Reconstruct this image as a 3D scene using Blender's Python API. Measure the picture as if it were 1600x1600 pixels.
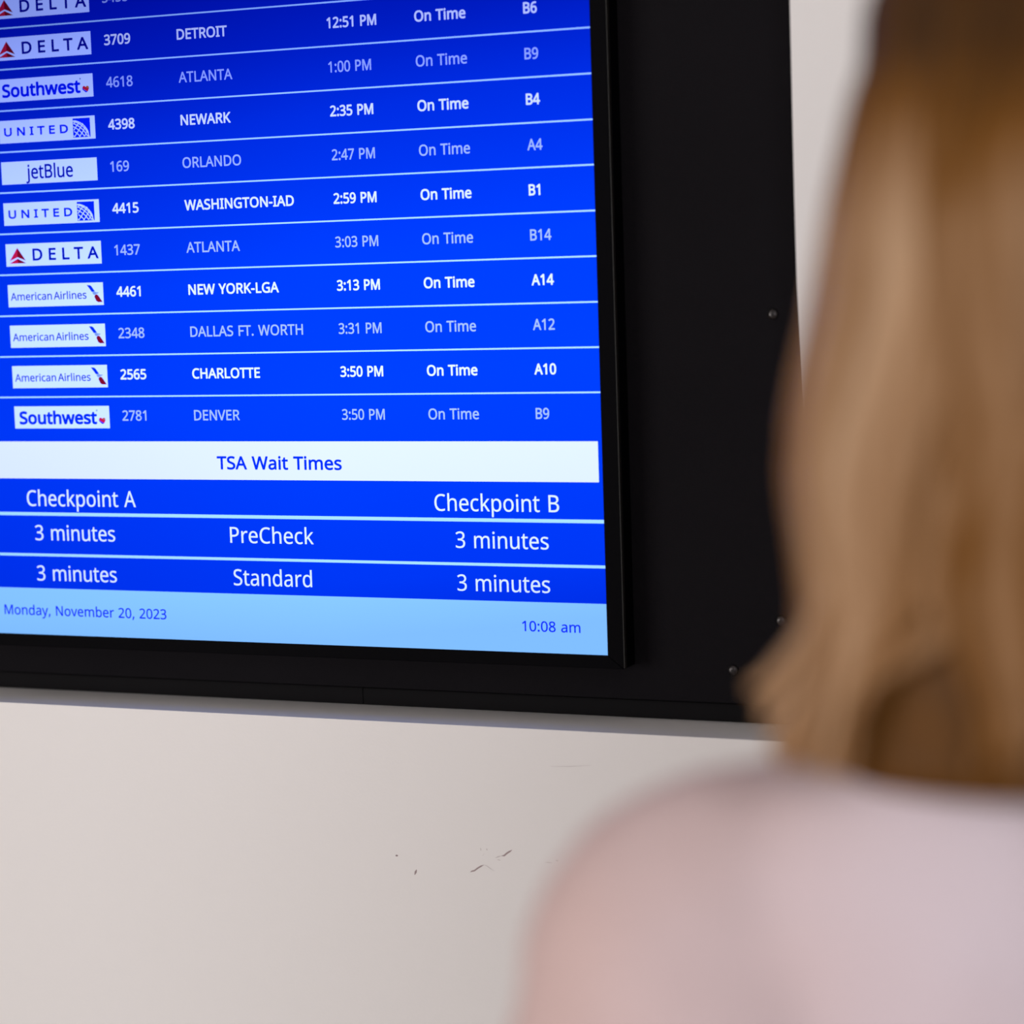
import bpy, bmesh, math, random
from mathutils import Vector, Matrix, noise

random.seed(7)
S = bpy.context.scene
for o in list(bpy.data.objects):
    bpy.data.objects.remove(o, do_unlink=True)
COL = S.collection

# ------------------------------------------------------------------ camera
cam_data = bpy.data.cameras.new('camera')
cam = bpy.data.objects.new('camera', cam_data)
COL.objects.link(cam)
cam_right = Vector((0.91967895, 0.39134575, -0.03223563))
cam_up = Vector((-0.01129785, 0.1084307, 0.99403981))
cam_fwd = Vector((-0.39250859, 0.91383329, -0.10414279))
cam.matrix_world = Matrix((
    (cam_right.x, cam_up.x, -cam_fwd.x, 0.0),
    (cam_right.y, cam_up.y, -cam_fwd.y, -2.1),
    (cam_right.z, cam_up.z, -cam_fwd.z, 1.5),
    (0, 0, 0, 1)))
cam_data.sensor_fit = 'HORIZONTAL'
cam_data.sensor_width = 36.0
cam_data.lens = 36.0 * 3775.0 / 1600.0
cam_data.clip_start = 0.05
cam_data.dof.use_dof = True
cam_data.dof.focus_distance = 2.36
cam_data.dof.aperture_fstop = 3.1
S.camera = cam

# ------------------------------------------------------------------ light
S.view_settings.view_transform = 'Standard'
S.view_settings.look = 'None'
S.view_settings.gamma = 1.0
S.view_settings.use_curve_mapping = False
S.view_settings.exposure = 0.0

world = bpy.data.worlds.new('world')
S.world = world
world.use_nodes = True
world.node_tree.nodes['Background'].inputs[0].default_value = (0.93, 0.96, 1.0, 1)
world.node_tree.nodes['Background'].inputs[1].default_value = 0.15


def area(name, loc, target, sx, sy, power, color):
    l = bpy.data.lights.new(name, 'AREA')
    l.shape = 'RECTANGLE'; l.size = sx; l.size_y = sy; l.energy = power; l.color = color
    o = bpy.data.objects.new(name, l); COL.objects.link(o)
    o.location = loc
    o.rotation_euler = (Vector(target) - Vector(loc)).to_track_quat('-Z', 'Y').to_euler()
    return o


# tall window bay behind the photographer, and the concourse ceiling light
area('window_daylight', (-4.2, -5.0, 1.3), (-0.7, 0, 1.3), 3.0, 2.0, 128, (1.0, 0.965, 0.94))
area('window_daylight', (2.2, -6.6, 1.5), (-0.5, 0, 1.3), 3.0, 2.2, 125, (0.97, 0.975, 1.0))
area('ceiling_light', (0.9, -3.2, 3.1), (-0.4, -0.6, 1.2), 1.2, 1.2, 7, (0.92, 0.95, 1.0))


# ------------------------------------------------------------------ helpers
def mat(name, color, rough=0.6, metal=0.0, spec=0.5, noise_amt=0.0, noise_scale=20.0, bump=0.0, bump_scale=200.0):
    m = bpy.data.materials.new(name); m.use_nodes = True
    nt = m.node_tree; b = nt.nodes['Principled BSDF']
    b.inputs['Base Color'].default_value = (*color, 1)
    b.inputs['Roughness'].default_value = rough
    b.inputs['Metallic'].default_value = metal
    b.inputs['Specular IOR Level'].default_value = spec
    tc = nt.nodes.new('ShaderNodeTexCoord')
    if noise_amt:
        n = nt.nodes.new('ShaderNodeTexNoise'); n.inputs['Scale'].default_value = noise_scale
        n.inputs['Detail'].default_value = 4
        r = nt.nodes.new('ShaderNodeMix'); r.data_type = 'RGBA'
        r.inputs[6].default_value = (*[c * (1 - noise_amt) for c in color], 1)
        r.inputs[7].default_value = (*[min(1, c * (1 + noise_amt)) for c in color], 1)
        nt.links.new(tc.outputs['Object'], n.inputs['Vector'])
        nt.links.new(n.outputs['Fac'], r.inputs[0]); nt.links.new(r.outputs[2], b.inputs['Base Color'])
    if bump:
        n = nt.nodes.new('ShaderNodeTexNoise'); n.inputs['Scale'].default_value = bump_scale
        bp = nt.nodes.new('ShaderNodeBump'); bp.inputs['Strength'].default_value = bump
        bp.inputs['Distance'].default_value = 0.001
        nt.links.new(tc.outputs['Object'], n.inputs['Vector'])
        nt.links.new(n.outputs['Fac'], bp.inputs['Height']); nt.links.new(bp.outputs[0], b.inputs['Normal'])
    return m


def link(name, me, m=None, parent=None, kind=None, label=None):
    me.name = name
    o = bpy.data.objects.new(name, me); COL.objects.link(o)
    if m is not None and not me.materials:
        me.materials.append(m)
    if parent is not None:
        o.parent = parent
    if kind: o['kind'] = kind
    if label: o['label'] = label
    return o


def empty(name, loc, label, cat, rz=0.0):
    o = bpy.data.objects.new(name, None); COL.objects.link(o)
    o.location = loc; o.rotation_euler = (0, 0, rz)
    o.empty_display_size = 0.05
    o['label'] = label; o['category'] = cat
    return o


def done(bm, smooth=False):
    me = bpy.data.meshes.new('mesh')
    bmesh.ops.recalc_face_normals(bm, faces=bm.faces)
    bm.to_mesh(me); bm.free()
    if smooth:
        for p in me.polygons: p.use_smooth = True
    return me


def add_box(bm, x0, x1, y0, y1, z0, z1, bevel=0.0):
    r = bmesh.ops.create_cube(bm, size=1.0)
    for v in r['verts']:
        v.co = Vector((x0 + (v.co.x + .5) * (x1 - x0), y0 + (v.co.y + .5) * (y1 - y0), z0 + (v.co.z + .5) * (z1 - z0)))
    if bevel:
        es = list({e for v in r['verts'] for e in v.link_edges})
        bmesh.ops.bevel(bm, geom=es, offset=bevel, segments=2, affect='EDGES')


def box(name, x0, x1, y0, y1, z0, z1, m, parent=None, kind=None, bevel=0.0, label=None, off=(0, 0, 0)):
    bm = bmesh.new()
    add_box(bm, x0 - off[0], x1 - off[0], y0 - off[1], y1 - off[1], z0 - off[2], z1 - off[2], bevel)
    return link(name, done(bm), m, parent, kind, label)


def add_prism(bm, pts, y0, y1):
    """closed polygon pts (x, z) extruded from y0 (front) to y1"""
    a = [bm.verts.new((x, y0, z)) for x, z in pts]
    b = [bm.verts.new((x, y1, z)) for x, z in pts]
    bm.faces.new(a); bm.faces.new(b[::-1])
    n = len(pts)
    for i in range(n):
        bm.faces.new((a[i], b[i], b[(i + 1) % n], a[(i + 1) % n]))


# ------------------------------------------------------------------ the setting
WF = -0.035          # front face of the white wall
wall_m = mat('white_wall_paint', (0.80, 0.765, 0.745), 0.45, noise_amt=0.012, noise_scale=3.0, bump=0.08, bump_scale=350)
floor_m = mat('grey_carpet', (0.42, 0.34, 0.31), 0.95, noise_amt=0.25, noise_scale=120)
ceil_m = mat('ceiling_paint', (0.7, 0.7, 0.7), 0.9, noise_amt=0.02)
OX0, OZ0, OZ1 = -2.30, 1.0592, 2.44
# the right edge of the opening is not quite straight
EDGE = [(-0.597, OZ0), (-0.5975, 1.18), (-0.5995, 1.227), (-0.6025, 1.30), (-0.6045, 1.36), (-0.6070, 1.47),
        (-0.6077, 1.55), (-0.6082, 1.72), (-0.6085, OZ1)]
bm = bmesh.new()


def quad(bm, *p):
    bm.faces.new([bm.verts.new(q) for q in p])


WX0, WX1, WZ1, WB = -5.0, 4.0, 3.2, 0.16
quad(bm, (WX0, WF, 0), (WX1, WF, 0), (WX1, WF, OZ0), (WX0, WF, OZ0))
quad(bm, (WX0, WF, OZ1), (WX1, WF, OZ1), (WX1, WF, WZ1), (WX0, WF, WZ1))
quad(bm, (WX0, WF, OZ0), (OX0, WF, OZ0), (OX0, WF, OZ1), (WX0, WF, OZ1))
bm.faces.new([bm.verts.new((x, WF, z)) for x, z in EDGE] + [bm.verts.new((WX1, WF, OZ1)), bm.verts.new((WX1, WF, OZ0))])
for (xa, za), (xb, zb) in zip(EDGE[:-1], EDGE[1:]):
    quad(bm, (xa, WF, za), (xb, WF, zb), (xb, WB, zb), (xa, WB, za))
quad(bm, (OX0, WF, OZ0), (EDGE[0][0], WF, OZ0), (EDGE[0][0], WB, OZ0), (OX0, WB, OZ0))
quad(bm, (OX0, WF, OZ1), (EDGE[-1][0], WF, OZ1), (EDGE[-1][0], WB, OZ1), (OX0, WB, OZ1))
quad(bm, (OX0, WF, OZ0), (OX0, WF, OZ1), (OX0, WB, OZ1), (OX0, WB, OZ0))
quad(bm, (WX0, WB, 0), (WX1, WB, 0), (WX1, WB, WZ1), (WX0, WB, WZ1))
bmesh.ops.remove_doubles(bm, verts=bm.verts, dist=1e-5)
wall = link('wall_back', done(bm), wall_m, kind='structure')
wall['label'] = 'off-white painted wall with a shallow recess for the departures board'
box('floor', WX0, WX1, -9.0, WB, -0.05, 0.0, floor_m, kind='structure')
box('ceiling', WX0, WX1, -9.0, WB, WZ1, WZ1 + 0.05, ceil_m, kind='structure')
# scuff marks on the wall under the board
scuff_m = mat('scuff_brown', (0.34, 0.26, 0.26), 0.8, noise_amt=0.2)
scuff_l = mat('scuff_pale', (0.60, 0.55, 0.54), 0.8, noise_amt=0.1)
SCUFFS = [
    ([(-1.0019, 0.9097), (-1.0008, 0.9124), (-0.9997, 0.9149)], 0.00110, 1),
    ([(-1.0219, 0.9272), (-1.0205, 0.9274), (-1.0191, 0.9272)], 0.00100, 1),
    ([(-0.9426, 0.9166), (-0.9405, 0.9177), (-0.9383, 0.9182), (-0.9348, 0.9209), (-0.9314, 0.923), (-0.9283, 0.9245)], 0.00070, 1),
    ([(-0.9283, 0.9245), (-0.9255, 0.9241), (-0.9214, 0.9215), (-0.9177, 0.9193)], 0.00030, 0),
    ([(-0.916, 0.9322), (-0.9127, 0.9337), (-0.9093, 0.9347)], 0.00060, 0),
    ([(-0.9093, 0.9347), (-0.9065, 0.9352), (-0.9034, 0.9379), (-0.9008, 0.9395), (-0.8983, 0.9411)], 0.00080, 1),
    ([(-0.8644, 0.9318), (-0.8608, 0.9317), (-0.8572, 0.9315)], 0.00040, 0),
    ([(-0.8535, 0.9344), (-0.8526, 0.9343), (-0.8513, 0.9339)], 0.00080, 0),
    ([(-0.9311, 0.9409), (-0.9308, 0.9396), (-0.9307, 0.9384)], 0.00040, 0),
    ([(-0.9251, 0.9405), (-0.9244, 0.9398), (-0.924, 0.9392)], 0.00060, 0),
    ([(-0.9143, 0.9308), (-0.9119, 0.9305), (-0.9106, 0.9301)], 0.00040, 0),
    ([(-0.9292, 0.9335), (-0.9274, 0.9355)], 0.00030, 0),
    ([(-0.8561, 1.0243), (-0.8366, 1.0253), (-0.8153, 1.0274)], 0.00030, 0)]
for pts, w, dark in SCUFFS:
    bm = bmesh.new()
    n = len(pts); L = []; Rr = []
    for i, (x, z) in enumerate(pts):
        a = Vector(pts[max(0, i - 1)]); b = Vector(pts[min(n - 1, i + 1)]); d = (b - a).normalized()
        k = w * (0.25 if i in (0, n - 1) else 1.0)
        L.append((x - d.y * k, z + d.x * k)); Rr.append((x + d.y * k, z - d.x * k))
    add_prism(bm, L + Rr[::-1], WF - 0.0002, WF + 0.0002)
    link('scuff_mark', done(bm), scuff_m if dark else scuff_l, wall)

# ------------------------------------------------------------------ black display housing in the recess
black_m = mat('black_powder_coat', (0.0072, 0.0062, 0.0076), 0.8, spec=0.06, noise_amt=0.18, noise_scale=6, bump=0.25, bump_scale=900)
channel_m = mat('channel_black', (0.0058, 0.0050, 0.0058), 0.7, spec=0.08, noise_amt=0.15, noise_scale=12)
gap_m = mat('core_and_shadow_black', (0.0015, 0.0012, 0.0015), 0.9, spec=0.02, noise_amt=0.05)
PY = 0.028           # front of the face plate
hp = (-1.45, PY, OZ0)
housing = empty('display_housing', hp, 'flat black metal housing panel set into the white wall around the departures screen', 'panel')
box('face_plate', OX0 + .002, -0.560, PY, PY + 0.004, 1.0795, OZ1 - .003, black_m, housing, off=hp, bevel=0.0008)
box('backing', OX0 + .004, -0.562, PY + 0.020, PY + 0.05, OZ0 + .002, OZ1 - .004, gap_m, housing, off=hp)  # near-black core, seen in the slit over the channel, paints the plate's shadow
for xa, xb in ((OX0 + .002, -1.0885), (-1.0882, -0.600)):
    box('bottom_channel', xa, xb, PY + 0.0120, PY + 0.020, OZ0 + .0004, 1.0765, channel_m, housing, off=hp, bevel=0.0006)
screw_m = mat('black_screw_metal', (0.05, 0.045, 0.045), 0.28, metal=0.9, noise_amt=0.1)
slot_m = mat('screw_slot', (0.004, 0.004, 0.004), 0.7, noise_amt=0.1)
for (sx, sz) in ((-0.6487, 1.4422), (-0.6470, 1.1592), (-0.6945, 1.1112), (-0.6490, 1.738), (-0.6490, 2.02), (-0.6490, 2.30)):
    bm = bmesh.new()
    prof = [(0.0052, 0.0), (0.0052, 0.0006), (0.0044, 0.0017), (0.0030, 0.0025), (0.0015, 0.0028)]
    N = 20; rings = []
    for r_, h in prof:
        rings.append([bm.verts.new((r_ * math.cos(2 * math.pi * k / N), -h, r_ * math.sin(2 * math.pi * k / N))) for k in range(N)])
    for a, b in zip(rings[:-1], rings[1:]):
        for k in range(N): bm.faces.new((a[k], a[(k + 1) % N], b[(k + 1) % N], b[k]))
    bm.faces.new(rings[-1]); bm.faces.new(rings[0][::-1])
    s = link('screw', done(bm, True), screw_m, housing)
    s.location = (sx - hp[0], PY - hp[1], sz - hp[2])
    bm = bmesh.new()
    add_box(bm, -0.0018, 0.0018, -0.0030, -0.0016, -0.0004, 0.0004)
    add_box(bm, -0.0004, 0.0004, -0.0030, -0.0016, -0.0018, 0.0018)
    c = link('cross_slot', done(bm), slot_m, s)
    c.rotation_euler = (0, random.random(), 0)

# ------------------------------------------------------------------ the departures monitor
SX0, SX1, SZ0, SZ1 = -1.495, -0.8080, 1.1260, 2.348
mo = (-1.1515, 0.0, SZ0)
monitor = empty('departures_monitor', mo, 'wall-mounted black framed monitor in portrait showing a blue flight departures list', 'monitor')
bezel_m = mat('monitor_bezel_black', (0.0008, 0.0006, 0.0014), 0.6, spec=0.04, noise_amt=0.1, noise_scale=30, bump=0.1, bump_scale=1200)
edge_m = mat('bezel_highlight_black', (0.012, 0.010, 0.009), 0.45, spec=0.4, noise_amt=0.1)
BX0, BX1, BZ0, BZ1 = SX0 - .016, SX1 + .0162, SZ0 - .0125, SZ1 + .0165
# mitred bezel bars
i_ = 0.0
bars = {
    'right': [(SX1 + i_, SZ0), (BX1, BZ0), (BX1, BZ1), (SX1 + i_, SZ1)],
    'left': [(SX0, SZ0), (SX0, SZ1), (BX0, BZ1), (BX0, BZ0)],
    'bottom': [(SX0, SZ0), (BX0, BZ0), (BX1, BZ0), (SX1, SZ0)],
    'top': [(SX0, SZ1), (SX1, SZ1), (BX1, BZ1), (BX0, BZ1)]}
for k in bars:
    bm = bmesh.new()
    add_prism(bm, [(x - mo[0], z - mo[2]) for x, z in bars[k]], -0.0022, PY - 0.0002)
    bmesh.ops.bevel(bm, geom=list(bm.edges), offset=0.0005, segments=1, affect='EDGES')
    link('bezel_bar', done(bm), bezel_m, monitor)
for x in (BX1, BX0 - .0005):  # thin lighter strips that paint in the highlight on the bezel's outer edge
    box('bezel_highlight_strip', x, x + .0005, -0.0018, 0.004, BZ0 + .001, BZ1 - .001, edge_m, monitor, off=mo)
box('back_shell', SX0, SX1, 0.004, PY - 0.0004, SZ0, SZ1, gap_m, monitor, off=mo)


def screen_mat(name, col, gpow=False):
    """lit pixels: dimmer towards the top left corner of the panel"""
    m = bpy.data.materials.new(name); m.use_nodes = True
    nt = m.node_tree; b = nt.nodes['Principled BSDF']
    b.inputs['Base Color'].default_value = (0.0, 0.0, 0.0, 1)
    b.inputs['Roughness'].default_value = 0.4
    b.inputs['Specular IOR Level'].default_value = 0.0
    tc = nt.nodes.new('ShaderNodeTexCoord'); tc.object = monitor
    sp = nt.nodes.new('ShaderNodeSeparateXYZ'); nt.links.new(tc.outputs['Object'], sp.inputs[0])
    a = nt.nodes.new('ShaderNodeMath'); a.operation = 'MULTIPLY_ADD'      # z - 0.10 * x
    a.inputs[1].default_value = -0.10
    nt.links.new(sp.outputs['X'], a.inputs[0]); nt.links.new(sp.outputs['Z'], a.inputs[2])
    mr = nt.nodes.new('ShaderNodeMapRange'); mr.inputs['From Max'].default_value = 1.22
    nt.links.new(a.outputs[0], mr.inputs['Value'])
    cr = nt.nodes.new('ShaderNodeValToRGB'); el = cr.color_ramp.elements
    stops = [(0.0, .72), (.045, .86), (.12, .93), (.20, 1.0), (.30, .98), (.36, .86), (.42, .72), (.48, .50), (.535, .36), (.60, .30), (1.0, .25)]
    while len(el) < len(stops): el.new(0.5)
    for e, (p, v) in zip(el, stops): e.position = p; e.color = (v, v, v, 1)
    cr.color_ramp.interpolation = 'LINEAR'
    nt.links.new(mr.outputs[0], cr.inputs[0])
    # a gentle left to right rise
    hr = nt.nodes.new('ShaderNodeMapRange')
    hr.inputs['From Min'].default_value = -0.34; hr.inputs['From Max'].default_value = 0.05
    hr.inputs['To Min'].default_value = 0.86; hr.inputs['To Max'].default_value = 1.0
    nt.links.new(sp.outputs['X'], hr.inputs['Value'])
    f = nt.nodes.new('ShaderNodeMath'); f.operation = 'MULTIPLY'
    nt.links.new(cr.outputs[0], f.inputs[0]); nt.links.new(hr.outputs[0], f.inputs[1])
    cc = nt.nodes.new('ShaderNodeCombineColor')
    for i, ch in enumerate(('Red', 'Green', 'Blue')):
        p = nt.nodes.new('ShaderNodeMath'); p.operation = 'POWER'
        p.inputs[1].default_value = (2.2 if (gpow and i < 2) else 1.0)
        nt.links.new(f.outputs[0], p.inputs[0])
        q = nt.nodes.new('ShaderNodeMath'); q.operation = 'MULTIPLY'; q.inputs[1].default_value = col[i]
        nt.links.new(p.outputs[0], q.inputs[0]); nt.links.new(q.outputs[0], cc.inputs[ch])
    nt.links.new(cc.outputs[0], b.inputs['Emission Color'])
    b.inputs['Emission Strength'].default_value = 1.0
    return m


BLUE = screen_mat('screen_blue', (0.0, 0.054, 1.08), True)
WHITE = screen_mat('screen_white', (0.84, 0.99, 1.35))
TILEW = screen_mat('tile_white', (0.70, 0.95, 2.6))
BRIGHT = screen_mat('text_bright', (0.86, 1.04, 2.2))
DIM = screen_mat('text_dim', (0.42, 0.60, 2.0))
LINE = screen_mat('divider_light_blue', (0.48, 0.88, 2.3))
THICK = screen_mat('rule_light_blue', (0.46, 0.90, 1.5))
FOOT = screen_mat('footer_light_blue', (0.31, 0.73, 1.5), False)
TXTB = screen_mat('text_blue', (0.0, 0.035, 1.7), True)
NAVY = screen_mat('text_navy', (0.0, 0.012, 0.62), True)
GREYB = screen_mat('text_slate_blue', (0.02, 0.055, 0.60), True)
RED = screen_mat('emblem_red', (0.66, 0.012, 0.10), False)
DRED = screen_mat('emblem_dark_red', (0.24, 0.004, 0.03), False)
PALE = screen_mat('emblem_pale_blue', (0.22, 0.38, 1.0))
YEL = screen_mat('emblem_ochre', (0.55, 0.20, 0.10))

screen = box('screen', SX0, SX1, 0.0, 0.003, SZ0, SZ1, BLUE, monitor, off=mo)


def flat(name, x0, x1, z0, z1, m, parent, y0=-0.00025, y1=0.0):
    return box(name, x0, x1, y0, y1, z0, z1, m, parent, off=mo)


ZR = [1.7501, 1.7087, 1.6671, 1.6253, 1.584, 1.542, 1.5001, 1.4579, 1.4159, 1.3739]
PITCH = (ZR[0] - ZR[9]) / 9
for z in ZR + [ZR[0] + PITCH * k for k in range(1, 13)]:
    flat('row_divider', SX0, SX1, z - .00075, z + .00075, LINE, screen)
flat('heading_band', -1.4900, -0.8125, 1.2896, 1.3281, WHITE, screen)
flat('rule', SX0, SX1, 1.2509, 1.2543, THICK, screen)
flat('rule', SX0, SX1, 1.2084, 1.2112, THICK, screen)
flat('footer_band', SX0, SX1, SZ0, 1.1747, FOOT, screen)

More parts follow.
